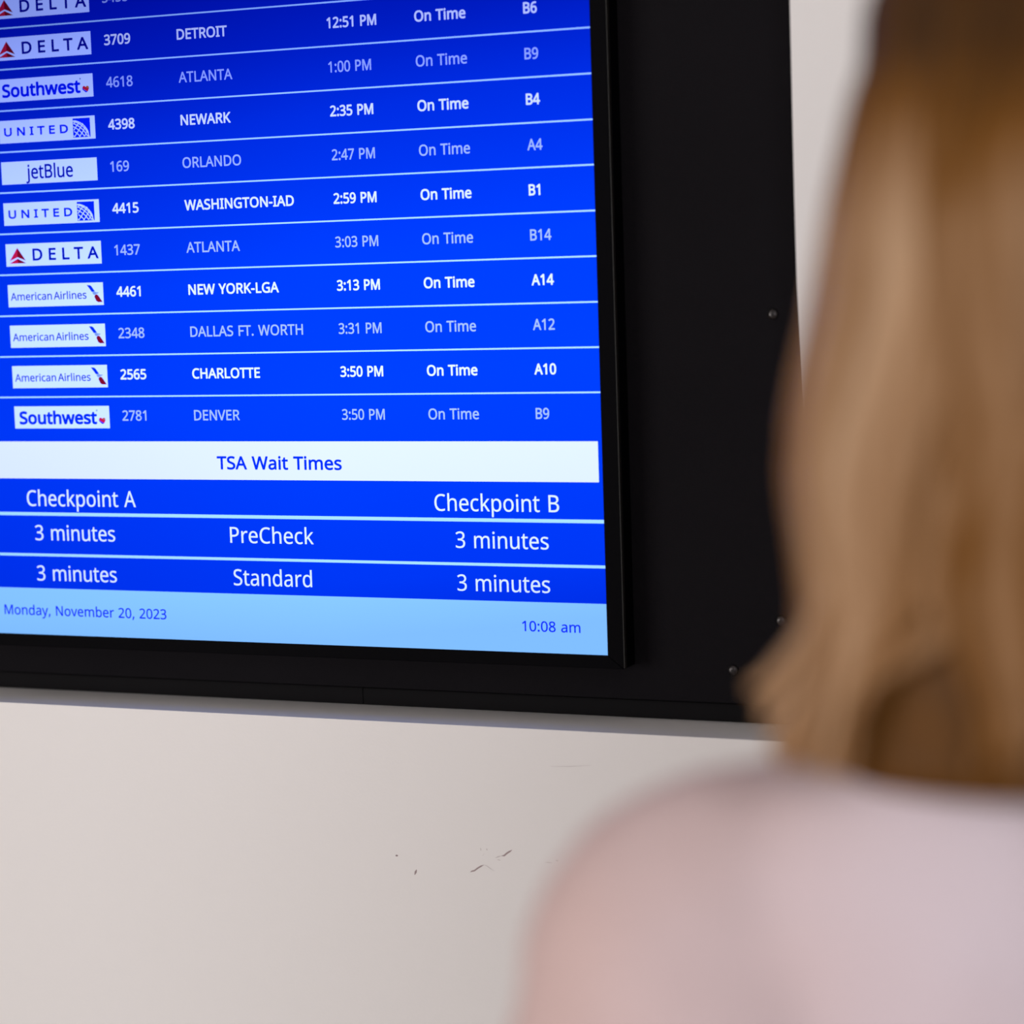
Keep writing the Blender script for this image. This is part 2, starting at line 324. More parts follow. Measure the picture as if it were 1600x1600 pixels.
GLYPHS = {",":[215,[[[154,84],[136,23],[111,-42],[85,-103],[33,-103],[49,-38],[63,31],[73,93],[148,93]]]],"-":[258,[[[32,184],[32,246],[226,246],[226,184]]]],".":[215,[[[58,43],[61,69],[72,85],[88,94],[107,97],[126,94],[142,85],[153,69],[157,43],[153,18],[142,2],[126,-8],[107,-11],[88,-8],[72,2],[61,18]]]],"0":[458,[[[419,287],[418,242],[415,201],[409,163],[395,112],[376,70],[349,37],[316,12],[276,-3],[229,-8],[170,1],[122,27],[86,70],[60,129],[48,176],[42,229],[39,287],[41,346],[48,399],[58,446],[83,504],[119,547],[167,573],[229,581],[287,573],[335,547],[372,504],[399,446],[410,399],[417,346]],[[110,287],[111,238],[115,194],[121,156],[137,111],[159,78],[190,59],[229,52],[268,59],[298,78],[320,110],[336,156],[343,194],[347,238],[348,287],[347,336],[343,380],[336,417],[320,463],[298,495],[268,515],[229,521],[190,515],[159,495],[137,463],[121,417],[115,380],[111,336]]]],"1":[458,[[[285,0],[216,0],[216,400],[216,439],[217,470],[219,499],[196,477],[169,455],[108,405],[71,452],[226,573],[285,573]]]],"2":[458,[[[417,0],[38,0],[38,59],[188,210],[261,287],[287,320],[306,353],[318,387],[322,424],[315,466],[294,496],[261,514],[221,520],[181,517],[147,506],[115,489],[83,466],[45,513],[94,548],[122,561],[153,572],[186,578],[221,581],[270,576],[313,562],[347,540],[372,510],[388,472],[394,428],[389,385],[375,344],[353,305],[324,267],[247,185],[128,67],[128,64],[417,64]]]],"3":[458,[[[395,439],[392,403],[381,372],[363,347],[340,326],[310,311],[277,302],[277,298],[337,283],[379,255],[405,214],[413,163],[407,116],[390,74],[360,40],[318,14],[283,2],[241,-6],[193,-8],[150,-6],[110,-1],[72,8],[36,23],[36,89],[74,73],[114,61],[155,54],[194,51],[260,59],[305,81],[331,117],[339,164],[335,197],[320,223],[297,242],[265,255],[226,263],[179,265],[123,265],[123,326],[180,326],[223,329],[259,339],[286,356],[307,377],[319,404],[323,434],[316,471],[295,498],[262,516],[219,521],[190,520],[164,515],[117,498],[75,473],[39,521],[73,544],[115,563],[163,576],[218,581],[273,576],[317,563],[352,540],[384,495]]]],"4":[458,[[[443,130],[359,130],[359,0],[291,0],[291,130],[17,130],[17,190],[286,576],[359,576],[359,193],[443,193]],[[291,374],[291,412],[293,444],[294,474],[295,500],[292,500],[276,468],[257,438],[86,193],[291,193]]]],"5":[458,[[[221,351],[275,346],[322,331],[361,307],[389,274],[407,232],[413,183],[407,128],[387,81],[356,43],[314,15],[261,-2],[199,-8],[156,-6],[116,0],[80,10],[51,23],[51,90],[82,74],[121,62],[161,55],[200,52],[239,55],[274,65],[302,82],[323,106],[336,137],[341,176],[332,225],[306,262],[262,284],[197,292],[146,288],[99,280],[64,302],[86,573],[373,573],[373,508],[146,508],[132,342],[169,348]]]],"6":[458,[[[44,245],[46,294],[51,342],[60,389],[75,433],[95,474],[121,510],[155,539],[196,562],[246,576],[306,581],[344,579],[377,573],[377,513],[344,520],[308,523],[257,518],[216,504],[183,483],[158,454],[139,419],[127,380],[119,337],[115,291],[119,291],[133,309],[150,326],[170,339],[194,350],[223,356],[255,358],[302,353],[342,338],[375,313],[400,279],[416,236],[421,184],[415,129],[399,82],[372,44],[336,15],[291,-2],[239,-8],[199,-4],[163,7],[130,26],[101,54],[77,89],[59,133],[48,185]],[[238,51],[284,59],[320,84],[343,125],[351,184],[344,233],[324,271],[289,295],[241,303],[205,299],[175,287],[150,270],[131,248],[119,223],[115,198],[117,172],[123,146],[133,121],[146,99],[164,79],[185,64],[210,55]]]],"7":[458,[[[109,0],[344,508],[35,508],[35,573],[419,573],[419,518],[187,0]]]],"8":[458,[[[229,581],[276,577],[318,565],[352,546],[378,519],[395,485],[400,443],[396,411],[385,383],[368,359],[346,338],[320,319],[291,303],[325,285],[355,265],[381,242],[401,216],[414,185],[419,148],[413,104],[395,65],[367,34],[330,11],[284,-3],[231,-8],[174,-3],[126,10],[89,33],[61,63],[45,101],[39,146],[43,183],[56,214],[75,241],[99,264],[128,283],[158,299],[131,316],[107,336],[87,358],[71,383],[61,411],[58,444],[63,485],[80,518],[107,545],[141,565],[182,577]],[[108,145],[116,107],[138,76],[176,55],[229,48],[281,55],[319,76],[342,108],[350,148],[346,174],[335,197],[317,217],[293,235],[264,251],[229,265],[217,270],[184,254],[157,237],[136,219],[121,197],[111,173]],[[228,524],[188,518],[155,502],[134,476],[127,441],[130,414],[141,391],[157,373],[179,357],[232,330],[282,357],[302,373],[317,392],[327,414],[330,441],[323,476],[302,502],[270,518]]]],"9":[458,[[[417,328],[415,279],[410,231],[401,183],[387,139],[366,99],[340,63],[306,33],[265,11],[214,-3],[154,-8],[117,-6],[82,0],[82,60],[115,53],[152,50],[204,54],[245,68],[278,90],[303,118],[322,153],[334,192],[342,235],[346,281],[341,281],[327,263],[310,247],[290,233],[266,223],[237,216],[204,214],[158,219],[118,235],[85,260],[61,294],[45,336],[40,387],[46,443],[63,491],[90,529],[127,557],[171,575],[223,581],[262,577],[299,565],[332,545],[361,518],[384,483],[402,439],[413,388]],[[223,521],[178,513],[142,488],[118,447],[110,388],[117,339],[137,301],[171,277],[220,269],[256,273],[286,285],[311,303],[330,325],[342,349],[346,374],[344,400],[338,426],[328,451],[315,474],[298,493],[277,508],[252,518]]]],":":[215,[[[58,43],[61,69],[72,85],[88,94],[107,97],[126,94],[142,85],[153,69],[157,43],[153,18],[142,2],[126,-8],[107,-11],[88,-8],[72,2],[61,18]],[[58,387],[61,412],[72,429],[88,438],[107,441],[126,438],[142,429],[153,412],[157,387],[153,362],[142,345],[126,335],[107,332],[88,335],[72,345],[61,362]]]],"A":[512,[[[437,0],[368,177],[141,177],[73,0],[0,0],[224,575],[289,575],[512,0]],[[282,415],[274,438],[263,473],[255,500],[247,468],[238,438],[230,415],[165,241],[346,241]]]],"B":[521,[[[241,573],[307,569],[361,558],[404,541],[434,515],[453,478],[459,431],[456,399],[446,371],[431,347],[409,328],[382,313],[350,304],[350,300],[384,292],[415,279],[441,261],[461,236],[474,203],[478,163],[472,115],[454,74],[425,42],[385,19],[337,5],[279,0],[78,0],[78,573]],[[256,329],[318,335],[357,352],[377,382],[384,423],[376,463],[351,490],[308,506],[245,511],[150,511],[150,329]],[[150,269],[150,61],[265,61],[330,68],[371,91],[394,125],[401,168],[398,197],[388,221],[370,241],[344,256],[307,266],[260,269]]]],"C":[507,[[[323,517],[280,513],[241,502],[206,482],[178,456],[155,423],[139,383],[129,337],[125,286],[128,241],[135,200],[147,164],[175,117],[213,83],[262,62],[322,55],[359,57],[394,62],[460,78],[460,15],[427,5],[393,-2],[356,-7],[312,-8],[257,-4],[208,8],[166,28],[130,56],[101,90],[78,131],[62,178],[52,230],[49,287],[51,329],[57,369],[67,406],[89,456],[120,499],[159,534],[206,559],[261,575],[324,581],[367,578],[409,572],[448,561],[482,547],[453,486],[394,508],[360,515]]]],"D":[585,[[[536,292],[533,231],[521,177],[501,131],[474,91],[439,58],[399,33],[351,15],[297,4],[237,0],[78,0],[78,573],[254,573],[309,569],[359,558],[404,540],[443,516],[476,484],[502,446],[521,401],[533,350]],[[460,289],[457,337],[449,379],[435,415],[404,457],[361,487],[308,505],[244,511],[150,511],[150,62],[228,62],[299,68],[357,87],[402,119],[434,164],[454,220]]]],"E":[446,[[[398,0],[78,0],[78,573],[398,573],[398,509],[150,509],[150,330],[383,330],[383,268],[150,268],[150,63],[398,63]]]],"F":[416,[[[150,0],[78,0],[78,573],[398,573],[398,509],[150,509],[150,306],[383,306],[383,243],[150,243]]]],"G":[584,[[[326,302],[524,302],[524,22],[478,8],[431,-1],[380,-6],[323,-8],[267,-4],[217,8],[173,28],[136,55],[105,89],[81,130],[63,176],[52,229],[49,286],[53,343],[65,395],[84,442],[111,482],[145,517],[186,544],[233,564],[286,577],[346,581],[392,578],[437,572],[478,561],[516,547],[489,484],[457,497],[421,508],[382,515],[342,517],[298,514],[259,505],[225,489],[181,455],[150,409],[136,373],[127,332],[124,286],[127,243],[134,202],[146,166],[175,119],[216,84],[251,68],[292,58],[340,55],[404,59],[452,68],[452,238],[326,238]]]],"H":[594,[[[516,0],[443,0],[443,267],[150,267],[150,0],[78,0],[78,573],[150,573],[150,330],[443,330],[443,573],[516,573]]]],"I":[272,[[[239,0],[32,0],[32,42],[99,57],[99,515],[32,531],[32,573],[239,573],[239,531],[172,515],[172,57],[239,42]]]],"K":[496,[[[496,0],[411,0],[209,273],[150,222],[150,0],[78,0],[78,573],[150,573],[150,290],[199,345],[249,399],[403,573],[488,573],[261,323]]]],"L":[420,[[[78,0],[78,573],[150,573],[150,64],[400,64],[400,0]]]],"M":[727,[[[330,0],[142,502],[139,502],[142,461],[144,407],[144,347],[144,0],[78,0],[78,573],[184,573],[361,103],[364,103],[544,573],[650,573],[650,0],[578,0],[578,352],[579,408],[581,460],[584,501],[581,501],[390,0]]]],"N":[609,[[[532,0],[447,0],[141,476],[138,476],[141,432],[143,378],[144,320],[144,0],[78,0],[78,573],[161,573],[467,99],[470,99],[468,137],[466,193],[464,249],[464,573],[532,573]]]],"O":[626,[[[577,287],[576,244],[570,204],[561,166],[540,116],[510,73],[473,38],[428,13],[375,-3],[314,-8],[251,-3],[196,13],[151,39],[114,73],[85,116],[65,167],[56,204],[51,245],[49,288],[52,344],[62,396],[78,442],[100,482],[130,517],[166,545],[208,565],[258,577],[314,581],[369,577],[417,565],[459,545],[495,517],[524,483],[547,442],[564,396],[574,344]],[[125,287],[127,241],[134,200],[145,163],[171,117],[207,83],[255,62],[314,55],[373,62],[420,83],[456,117],[481,163],[492,200],[499,241],[501,287],[496,354],[481,411],[456,457],[421,491],[373,511],[314,518],[255,511],[207,490],[171,457],[145,411],[134,374],[127,333]]]],"P":[485,[[[229,573],[297,568],[352,553],[393,528],[421,495],[439,454],[444,404],[441,370],[433,336],[417,306],[395,278],[364,255],[324,238],[275,227],[216,223],[150,223],[150,0],[78,0],[78,573]],[[223,511],[150,511],[150,285],[208,285],[258,288],[298,296],[330,311],[352,334],[365,363],[370,401],[361,449],[334,484],[289,504]]]],"R":[499,[[[236,573],[301,568],[353,555],[393,532],[422,500],[439,460],[444,410],[440,368],[427,334],[408,306],[385,285],[358,269],[330,257],[487,0],[403,0],[264,237],[150,237],[150,0],[78,0],[78,573]],[[232,510],[150,510],[150,298],[236,298],[296,304],[338,325],[362,359],[370,407],[366,440],[355,467],[336,486],[310,500],[275,507]]]],"S":[440,[[[403,153],[396,106],[378,66],[348,35],[307,11],[257,-3],[198,-8],[137,-5],[83,4],[41,19],[41,88],[73,76],[113,65],[156,57],[201,55],[240,57],[273,66],[298,79],[316,98],[327,120],[330,147],[327,173],[318,194],[302,213],[277,230],[242,247],[196,265],[131,294],[106,311],[85,330],[69,351],[57,375],[50,403],[48,435],[54,477],[71,513],[99,542],[136,563],[180,576],[231,581],[276,578],[318,572],[355,562],[389,549],[366,487],[302,508],[266,515],[229,517],[196,515],[169,507],[148,494],[133,478],[124,457],[121,434],[124,407],[133,386],[149,367],[172,351],[204,335],[246,318],[293,299],[332,279],[362,255],[385,228],[398,194]]]],"T":[446,[[[259,0],[187,0],[187,509],[8,509],[8,573],[437,573],[437,509],[259,509]]]],"U":[586,[[[513,202],[507,146],[489,95],[459,52],[416,20],[380,4],[338,-5],[290,-8],[225,-2],[171,18],[128,50],[97,93],[78,144],[72,204],[72,573],[144,573],[144,201],[154,139],[182,93],[228,64],[294,55],[342,59],[379,73],[407,96],[427,126],[438,161],[442,202],[442,573],[513,573]]]],"V":[481,[[[481,573],[277,0],[204,0],[0,573],[75,573],[204,205],[220,160],[231,119],[241,80],[250,119],[262,161],[277,207],[405,573]]]],"W":[746,[[[735,573],[583,0],[510,0],[399,375],[389,410],[380,443],[373,471],[370,488],[367,471],[361,443],[352,409],[342,373],[234,0],[161,0],[10,573],[85,573],[174,223],[183,186],[190,151],[196,118],[201,87],[206,119],[213,154],[222,191],[232,227],[333,573],[407,573],[512,225],[523,187],[532,151],[538,117],[544,87],[550,129],[560,175],[572,224],[660,573]]]],"Y":[454,[[[227,291],[376,573],[454,573],[263,222],[263,0],[191,0],[191,219],[0,573],[79,573]]]],"a":[450,[[[231,437],[279,433],[318,422],[347,403],[376,358],[385,293],[385,0],[334,0],[320,61],[317,61],[298,40],[279,22],[258,9],[234,-1],[206,-6],[172,-8],[136,-5],[103,6],[75,23],[55,48],[41,80],[37,119],[50,176],[87,219],[127,238],[179,251],[243,257],[316,259],[316,285],[310,330],[293,359],[265,375],[227,380],[194,378],[163,370],[106,347],[84,400],[115,414],[151,426],[190,434]],[[252,208],[184,200],[141,182],[118,155],[110,119],[115,87],[132,66],[157,53],[188,49],[238,56],[279,79],[306,117],[315,172],[315,210]]]],"b":[493,[[[139,461],[138,410],[135,373],[139,373],[161,398],[189,419],[226,432],[272,437],[322,431],[365,412],[401,381],[428,338],[444,283],[449,215],[447,168],[439,127],[427,91],[400,48],[365,17],[322,-2],[272,-8],[226,-3],[189,10],[161,31],[139,55],[133,55],[119,0],[68,0],[68,609],[139,609]],[[260,379],[219,374],[188,361],[165,339],[150,308],[142,268],[139,217],[139,214],[142,165],[150,125],[165,93],[202,61],[261,51],[312,61],[348,93],[363,126],[373,166],[376,216],[373,265],[363,306],[348,338],[311,368]]]],"c":[385,[[[241,-8],[187,-2],[139,15],[99,45],[69,87],[55,123],[47,165],[44,213],[47,262],[56,305],[71,342],[102,385],[142,415],[191,432],[245,438],[278,436],[309,431],[336,424],[358,415],[337,356],[292,370],[244,376],[204,371],[172,358],[148,335],[131,303],[120,263],[117,213],[120,166],[131,126],[148,94],[172,71],[202,58],[240,53],[273,55],[302,60],[351,78],[351,15],[328,5],[304,-2],[275,-7]]]],"d":[493,[[[221,-8],[171,-2],[128,17],[92,48],[65,91],[49,146],[44,214],[49,282],[66,338],[93,381],[128,413],[171,432],[221,438],[253,436],[280,429],[303,420],[323,407],[340,391],[354,374],[359,374],[356,405],[354,438],[354,609],[425,609],[425,0],[368,0],[358,58],[354,58],[340,40],[323,24],[303,11],[279,1],[252,-6]],[[232,51],[290,60],[328,88],[348,135],[355,200],[355,213],[352,263],[343,304],[329,336],[291,369],[231,379],[181,368],[146,334],[130,300],[120,260],[117,213],[120,165],[130,125],[146,93],[181,61]]]],"e":[452,[[[234,438],[286,432],[329,414],[364,385],[390,346],[406,299],[411,244],[411,201],[117,201],[127,137],[154,90],[197,62],[254,52],[293,54],[327,60],[392,82],[392,20],[359,8],[327,-1],[292,-6],[251,-8],[194,-2],[143,17],[101,48],[70,91],[56,126],[47,167],[44,212],[47,257],[55,297],[68,333],[96,378],[134,411],[181,431]],[[233,380],[188,372],[154,348],[130,309],[119,257],[338,257],[335,292],[326,322],[312,346],[292,364],[266,376]]]],"h":[495,[[[139,431],[138,399],[135,370],[140,370],[155,391],[174,407],[196,420],[221,429],[247,435],[273,437],[321,433],[360,421],[391,400],[413,370],[426,330],[431,280],[431,0],[361,0],[361,275],[355,321],[338,353],[308,372],[265,379],[222,374],[189,360],[166,338],[150,308],[142,269],[139,222],[139,0],[68,0],[68,609],[139,609]]]],"i":[207,[[[139,430],[139,0],[68,0],[68,430]],[[104,591],[119,588],[133,580],[142,566],[145,546],[142,526],[133,512],[119,504],[104,501],[88,504],[75,512],[66,526],[63,546],[66,566],[75,580],[88,588]]]],"j":[207,[[[18,-192],[-18,-190],[-44,-183],[-44,-126],[-19,-132],[9,-134],[32,-130],[51,-120],[64,-100],[68,-67],[68,430],[139,430],[139,-64],[136,-101],[126,-133],[110,-159],[87,-177],[56,-189]],[[63,546],[66,566],[75,580],[88,588],[104,591],[119,588],[133,580],[142,566],[145,546],[142,526],[133,512],[119,504],[104,501],[88,504],[75,512],[66,526]]]],"k":[428,[[[138,291],[137,257],[135,221],[138,221],[152,240],[172,264],[189,285],[326,430],[409,430],[235,246],[421,0],[336,0],[187,200],[138,158],[138,0],[68,0],[68,609],[138,609]]]],"l":[207,[[[139,0],[68,0],[68,609],[139,609]]]],"m":[750,[[[540,438],[603,429],[649,401],[669,371],[681,330],[685,280],[685,0],[615,0],[615,277],[610,321],[594,353],[567,372],[528,379],[474,369],[438,342],[418,298],[411,237],[411,0],[342,0],[342,277],[339,308],[332,333],[320,353],[303,367],[281,376],[253,379],[215,374],[185,360],[164,338],[150,308],[141,269],[139,223],[139,0],[68,0],[68,430],[125,430],[136,371],[140,371],[155,392],[173,409],[194,422],[217,431],[241,436],[266,438],[312,433],[349,420],[378,398],[398,366],[402,366],[427,398],[461,420],[499,433]]]],"n":[495,[[[275,438],[322,434],[361,421],[391,401],[413,371],[426,330],[431,280],[431,0],[361,0],[361,275],[355,321],[338,353],[308,372],[265,379],[204,368],[166,338],[146,289],[139,223],[139,0],[68,0],[68,430],[125,430],[136,371],[140,371],[156,392],[175,409],[198,422],[222,431],[248,436]]]],"o":[485,[[[442,216],[438,165],[428,121],[411,82],[388,51],[359,25],[324,7],[285,-4],[241,-8],[200,-4],[163,7],[129,25],[100,51],[77,82],[59,121],[48,165],[44,216],[47,261],[55,301],[68,336],[97,380],[137,412],[186,431],[244,438],[299,431],[347,412],[387,380],[417,336],[431,301],[439,261]],[[117,216],[120,169],[130,128],[147,95],[172,71],[203,56],[243,51],[282,56],[314,71],[339,95],[356,128],[366,169],[369,216],[365,263],[355,303],[338,335],[314,359],[282,374],[242,379],[185,368],[147,335],[130,303],[120,263]]]],"p":[493,[[[273,438],[322,432],[365,413],[401,383],[428,339],[444,284],[449,216],[447,170],[439,129],[427,93],[401,49],[365,17],[322,-2],[272,-8],[241,-6],[213,1],[190,11],[170,24],[139,55],[134,55],[137,20],[139,-16],[139,-192],[68,-192],[68,430],[126,430],[136,371],[139,371],[153,389],[170,405],[189,419],[213,429],[240,436]],[[260,379],[221,374],[190,362],[167,342],[152,313],[142,275],[139,229],[139,216],[142,167],[150,126],[165,93],[188,70],[220,55],[261,51],[297,56],[326,72],[348,98],[364,131],[373,171],[376,217],[373,262],[363,302],[348,334],[311,367]]]],"r":[331,[[[269,438],[295,437],[319,433],[310,368],[287,372],[264,374],[240,371],[217,363],[195,351],[176,334],[161,313],[149,289],[141,261],[139,229],[139,0],[68,0],[68,430],[126,430],[134,351],[137,351],[152,374],[170,395],[191,413],[214,426],[240,435]]]],"s":[384,[[[348,119],[343,80],[327,49],[302,24],[268,6],[226,-4],[176,-8],[135,-6],[99,-1],[68,8],[42,19],[42,83],[104,60],[141,52],[178,49],[224,53],[256,66],[274,86],[280,112],[278,128],[271,141],[259,154],[239,167],[174,196],[103,228],[76,245],[57,266],[45,292],[41,324],[52,372],[85,408],[118,425],[157,435],[202,438],[240,436],[275,430],[308,421],[339,409],[315,353],[258,372],[228,378],[197,380],[159,377],[131,366],[114,350],[108,328],[111,312],[119,298],[133,286],[154,274],[219,246],[289,215],[314,197],[333,176],[344,150]]]],"t":[289,[[[212,50],[245,53],[272,59],[272,5],[240,-4],[200,-8],[167,-5],[138,4],[112,20],[91,44],[78,79],[74,125],[74,375],[13,375],[13,409],[75,437],[103,528],[144,528],[144,430],[269,430],[269,375],[144,375],[144,127],[149,93],[163,69],[185,54]]]],"u":[495,[[[427,430],[427,0],[370,0],[359,57],[356,57],[340,36],[321,20],[298,8],[273,-1],[247,-6],[220,-8],[173,-4],[134,8],[103,29],[81,59],[68,99],[63,148],[63,430],[135,430],[135,153],[141,108],[158,76],[188,57],[230,51],[273,55],[306,69],[330,91],[345,121],[354,160],[357,206],[357,430]]]],"v":[407,[[[163,0],[0,430],[75,430],[167,176],[180,137],[193,96],[201,63],[204,63],[214,96],[227,138],[241,176],[332,430],[407,430],[244,0]]]],"w":[630,[[[346,243],[336,276],[328,308],[321,335],[316,357],[313,357],[308,335],[302,307],[294,275],[284,242],[207,1],[127,1],[9,431],[82,431],[141,201],[153,154],[163,109],[169,73],[172,73],[178,97],[185,128],[193,160],[201,188],[277,431],[354,431],[428,188],[440,149],[451,109],[457,74],[460,74],[466,108],[477,153],[489,201],[549,431],[621,431],[502,1],[419,1]]]],"y":[409,[[[1,430],[76,430],[169,185],[184,144],[196,105],[205,68],[209,68],[224,121],[245,186],[333,430],[409,430],[224,-59],[207,-97],[188,-130],[165,-156],[138,-176],[106,-188],[67,-192],[34,-190],[9,-186],[9,-130],[30,-133],[56,-135],[79,-132],[99,-126],[116,-114],[130,-99],[142,-80],[152,-59],[174,-2]]]]," ":[260,[]]}
CAP = 573.0


def text_mesh(s, x, z, width, cap, bold=0.0, y0=-0.0005, y1=-0.0002, track=None, space=1.0):
    """s set with its left edge at x, baseline z, ink width and cap height in metres -> flat extruded lettering mesh"""
    # natural layout
    def lay(tr):
        pen = 0.0; out = []
        for ch in s:
            adv, cs = GLYPHS[ch]
            out.append((pen, cs)); pen += (adv * (space if ch == ' ' else 1)) + tr
        xs = [px + p[0] for px, cs in out for c in cs for p in c]
        return out, min(xs), max(xs)
    sz = cap / CAP
    tr = 0.0
    if track is not None:                       # keep letter shape (x scale = track * z scale), open the spacing
        out, a, b = lay(0.0)
        tr = (width / (sz * track) - (b - a)) / (len(s) - 1)
    out, a, b = lay(tr)
    sx = width / (b - a + 2 * bold); cap_ = cap - 2 * bold * sz
    a -= bold; z += bold * sz; sz = cap_ / CAP
    cu = bpy.data.curves.new('t', 'CURVE'); cu.dimensions = '2D'; cu.fill_mode = 'BOTH'
    cu.extrude = (y1 - y0) / 2
    for px, cs in out:
        for c in cs:
            sp = cu.splines.new('POLY'); sp.points.add(len(c) - 1); sp.use_cyclic_u = True
            for q, (u, v) in zip(sp.points, c):
                q.co = ((px + u - a) * sx, v * sz, 0, 1)
    o = bpy.data.objects.new('t', cu); COL.objects.link(o)
    bpy.context.view_layer.update()
    me = bpy.data.meshes.new_from_object(o.evaluated_get(bpy.context.evaluated_depsgraph_get()))
    bpy.data.objects.remove(o); bpy.data.curves.remove(cu)
    if bold > 0:                                # heavier weight: the outline itself gets a width
        bm = bmesh.new(); bm.from_mesh(me); hw = bold * sz; d0 = (y1 - y0) / 2
        for px, cs in out:
            for c in cs:
                P = [Vector(((px + u - a) * sx, v * sz)) for u, v in c]
                for A_, B_ in zip(P, P[1:] + P[:1]):
                    d = (B_ - A_)
                    if d.length < 1e-7: continue
                    d.normalize(); nn_ = Vector((-d.y, d.x)) * hw
                    bm.faces.new([bm.verts.new((q.x, q.y, d0)) for q in (A_ + nn_, A_ - nn_, B_ - nn_, B_ + nn_)])
                    bm.faces.new([bm.verts.new((A_.x + hw * math.cos(t), A_.y + hw * math.sin(t), d0)) for t in (0, 1.047, 2.094, 3.1416, 4.189, 5.236)])
        bm.to_mesh(me); bm.free()
    me.materials.clear()
    for v in me.vertices:
        u, w, d = v.co; d = -d
        v.co = (x + u - mo[0], (y0 + y1) / 2 + d, z + w - mo[2])
    me.update()
    return me


def txt(name, s, x, z, width, cap, m, parent=None, bold=8.0, **k):
    return link(name, text_mesh(s, x, z, width, cap, bold, **k), m, parent or screen)


def poly(name, pts, m, parent, y0=-0.0006, y1=-0.0003):
    bm = bmesh.new(); add_prism(bm, [(x - mo[0], z - mo[2]) for x, z in pts], y0, y1)
    return link(name, done(bm), m, parent)


TX0, TW, TH = -1.4597, 0.1149, 0.0229


def globe(x0, z0, w, h, parent):
    flat('emblem_square', x0, x0 + w, z0, z0 + h, TXTB, parent, -0.0006, -0.0003)
    bm = bmesh.new()
    cx, cz, r = 0.02, -0.04, 0.92
    ax = Matrix.Rotation(math.radians(-38), 3, 'Z') @ Matrix.Rotation(math.radians(-35), 3, 'X')

    def ribbon(pts3, hw):
        prev = None
        P = []
        for p in pts3:
            q = ax @ p
            P.append((q.z >= -0.02, cx + r * q.x, cz + r * q.y))
        for (v1, xa, za), (v2, xb, zb) in zip(P[:-1], P[1:]):
            if not (v1 and v2): continue
            if min(xa, xb, za, zb) < 0.0 or max(xa, xb, za, zb) > 1: continue
            d = Vector((xb - xa, zb - za))
            if d.length < 1e-5: continue
            d.normalize(); nx, nz = -d.y * hw, d.x * hw
            quad(bm, *[(x0 + max(0, min(1, u)) * w - mo[0], -0.0008, z0 + max(0, min(1, v)) * h - mo[2]) for u, v in
                       ((xa + nx, za + nz), (xb + nx, zb + nz), (xb - nx, zb - nz), (xa - nx, za - nz))])
    for k in range(-6, 7):
        la = math.radians(k * 14)
        ribbon([Vector((math.cos(la) * math.cos(t), math.sin(la), math.cos(la) * math.sin(t))) for t in [math.radians(j * 6) for j in range(61)]], 0.024)
    for k in range(12):
        lo = math.radians(k * 15)
        ribbon([Vector((math.cos(t) * math.cos(lo), math.sin(t), math.cos(t) * math.sin(lo))) for t in [math.radians(j * 6) for j in range(61)]], 0.024)
    # the limb of the globe
    for j in range(30):
        t0, t1 = math.radians(j * 3), math.radians(j * 3 + 3)
        pts = []
        for t, q in ((t0, r), (t1, r), (t1, r - .05), (t0, r - .05)):
            pts.append((x0 + max(0, cx + q * math.cos(t)) * w - mo[0], -0.0008, z0 + max(0, cz + q * math.sin(t)) * h - mo[2]))
        quad(bm, *pts)
    link('emblem_globe', done(bm), TILEW, parent)


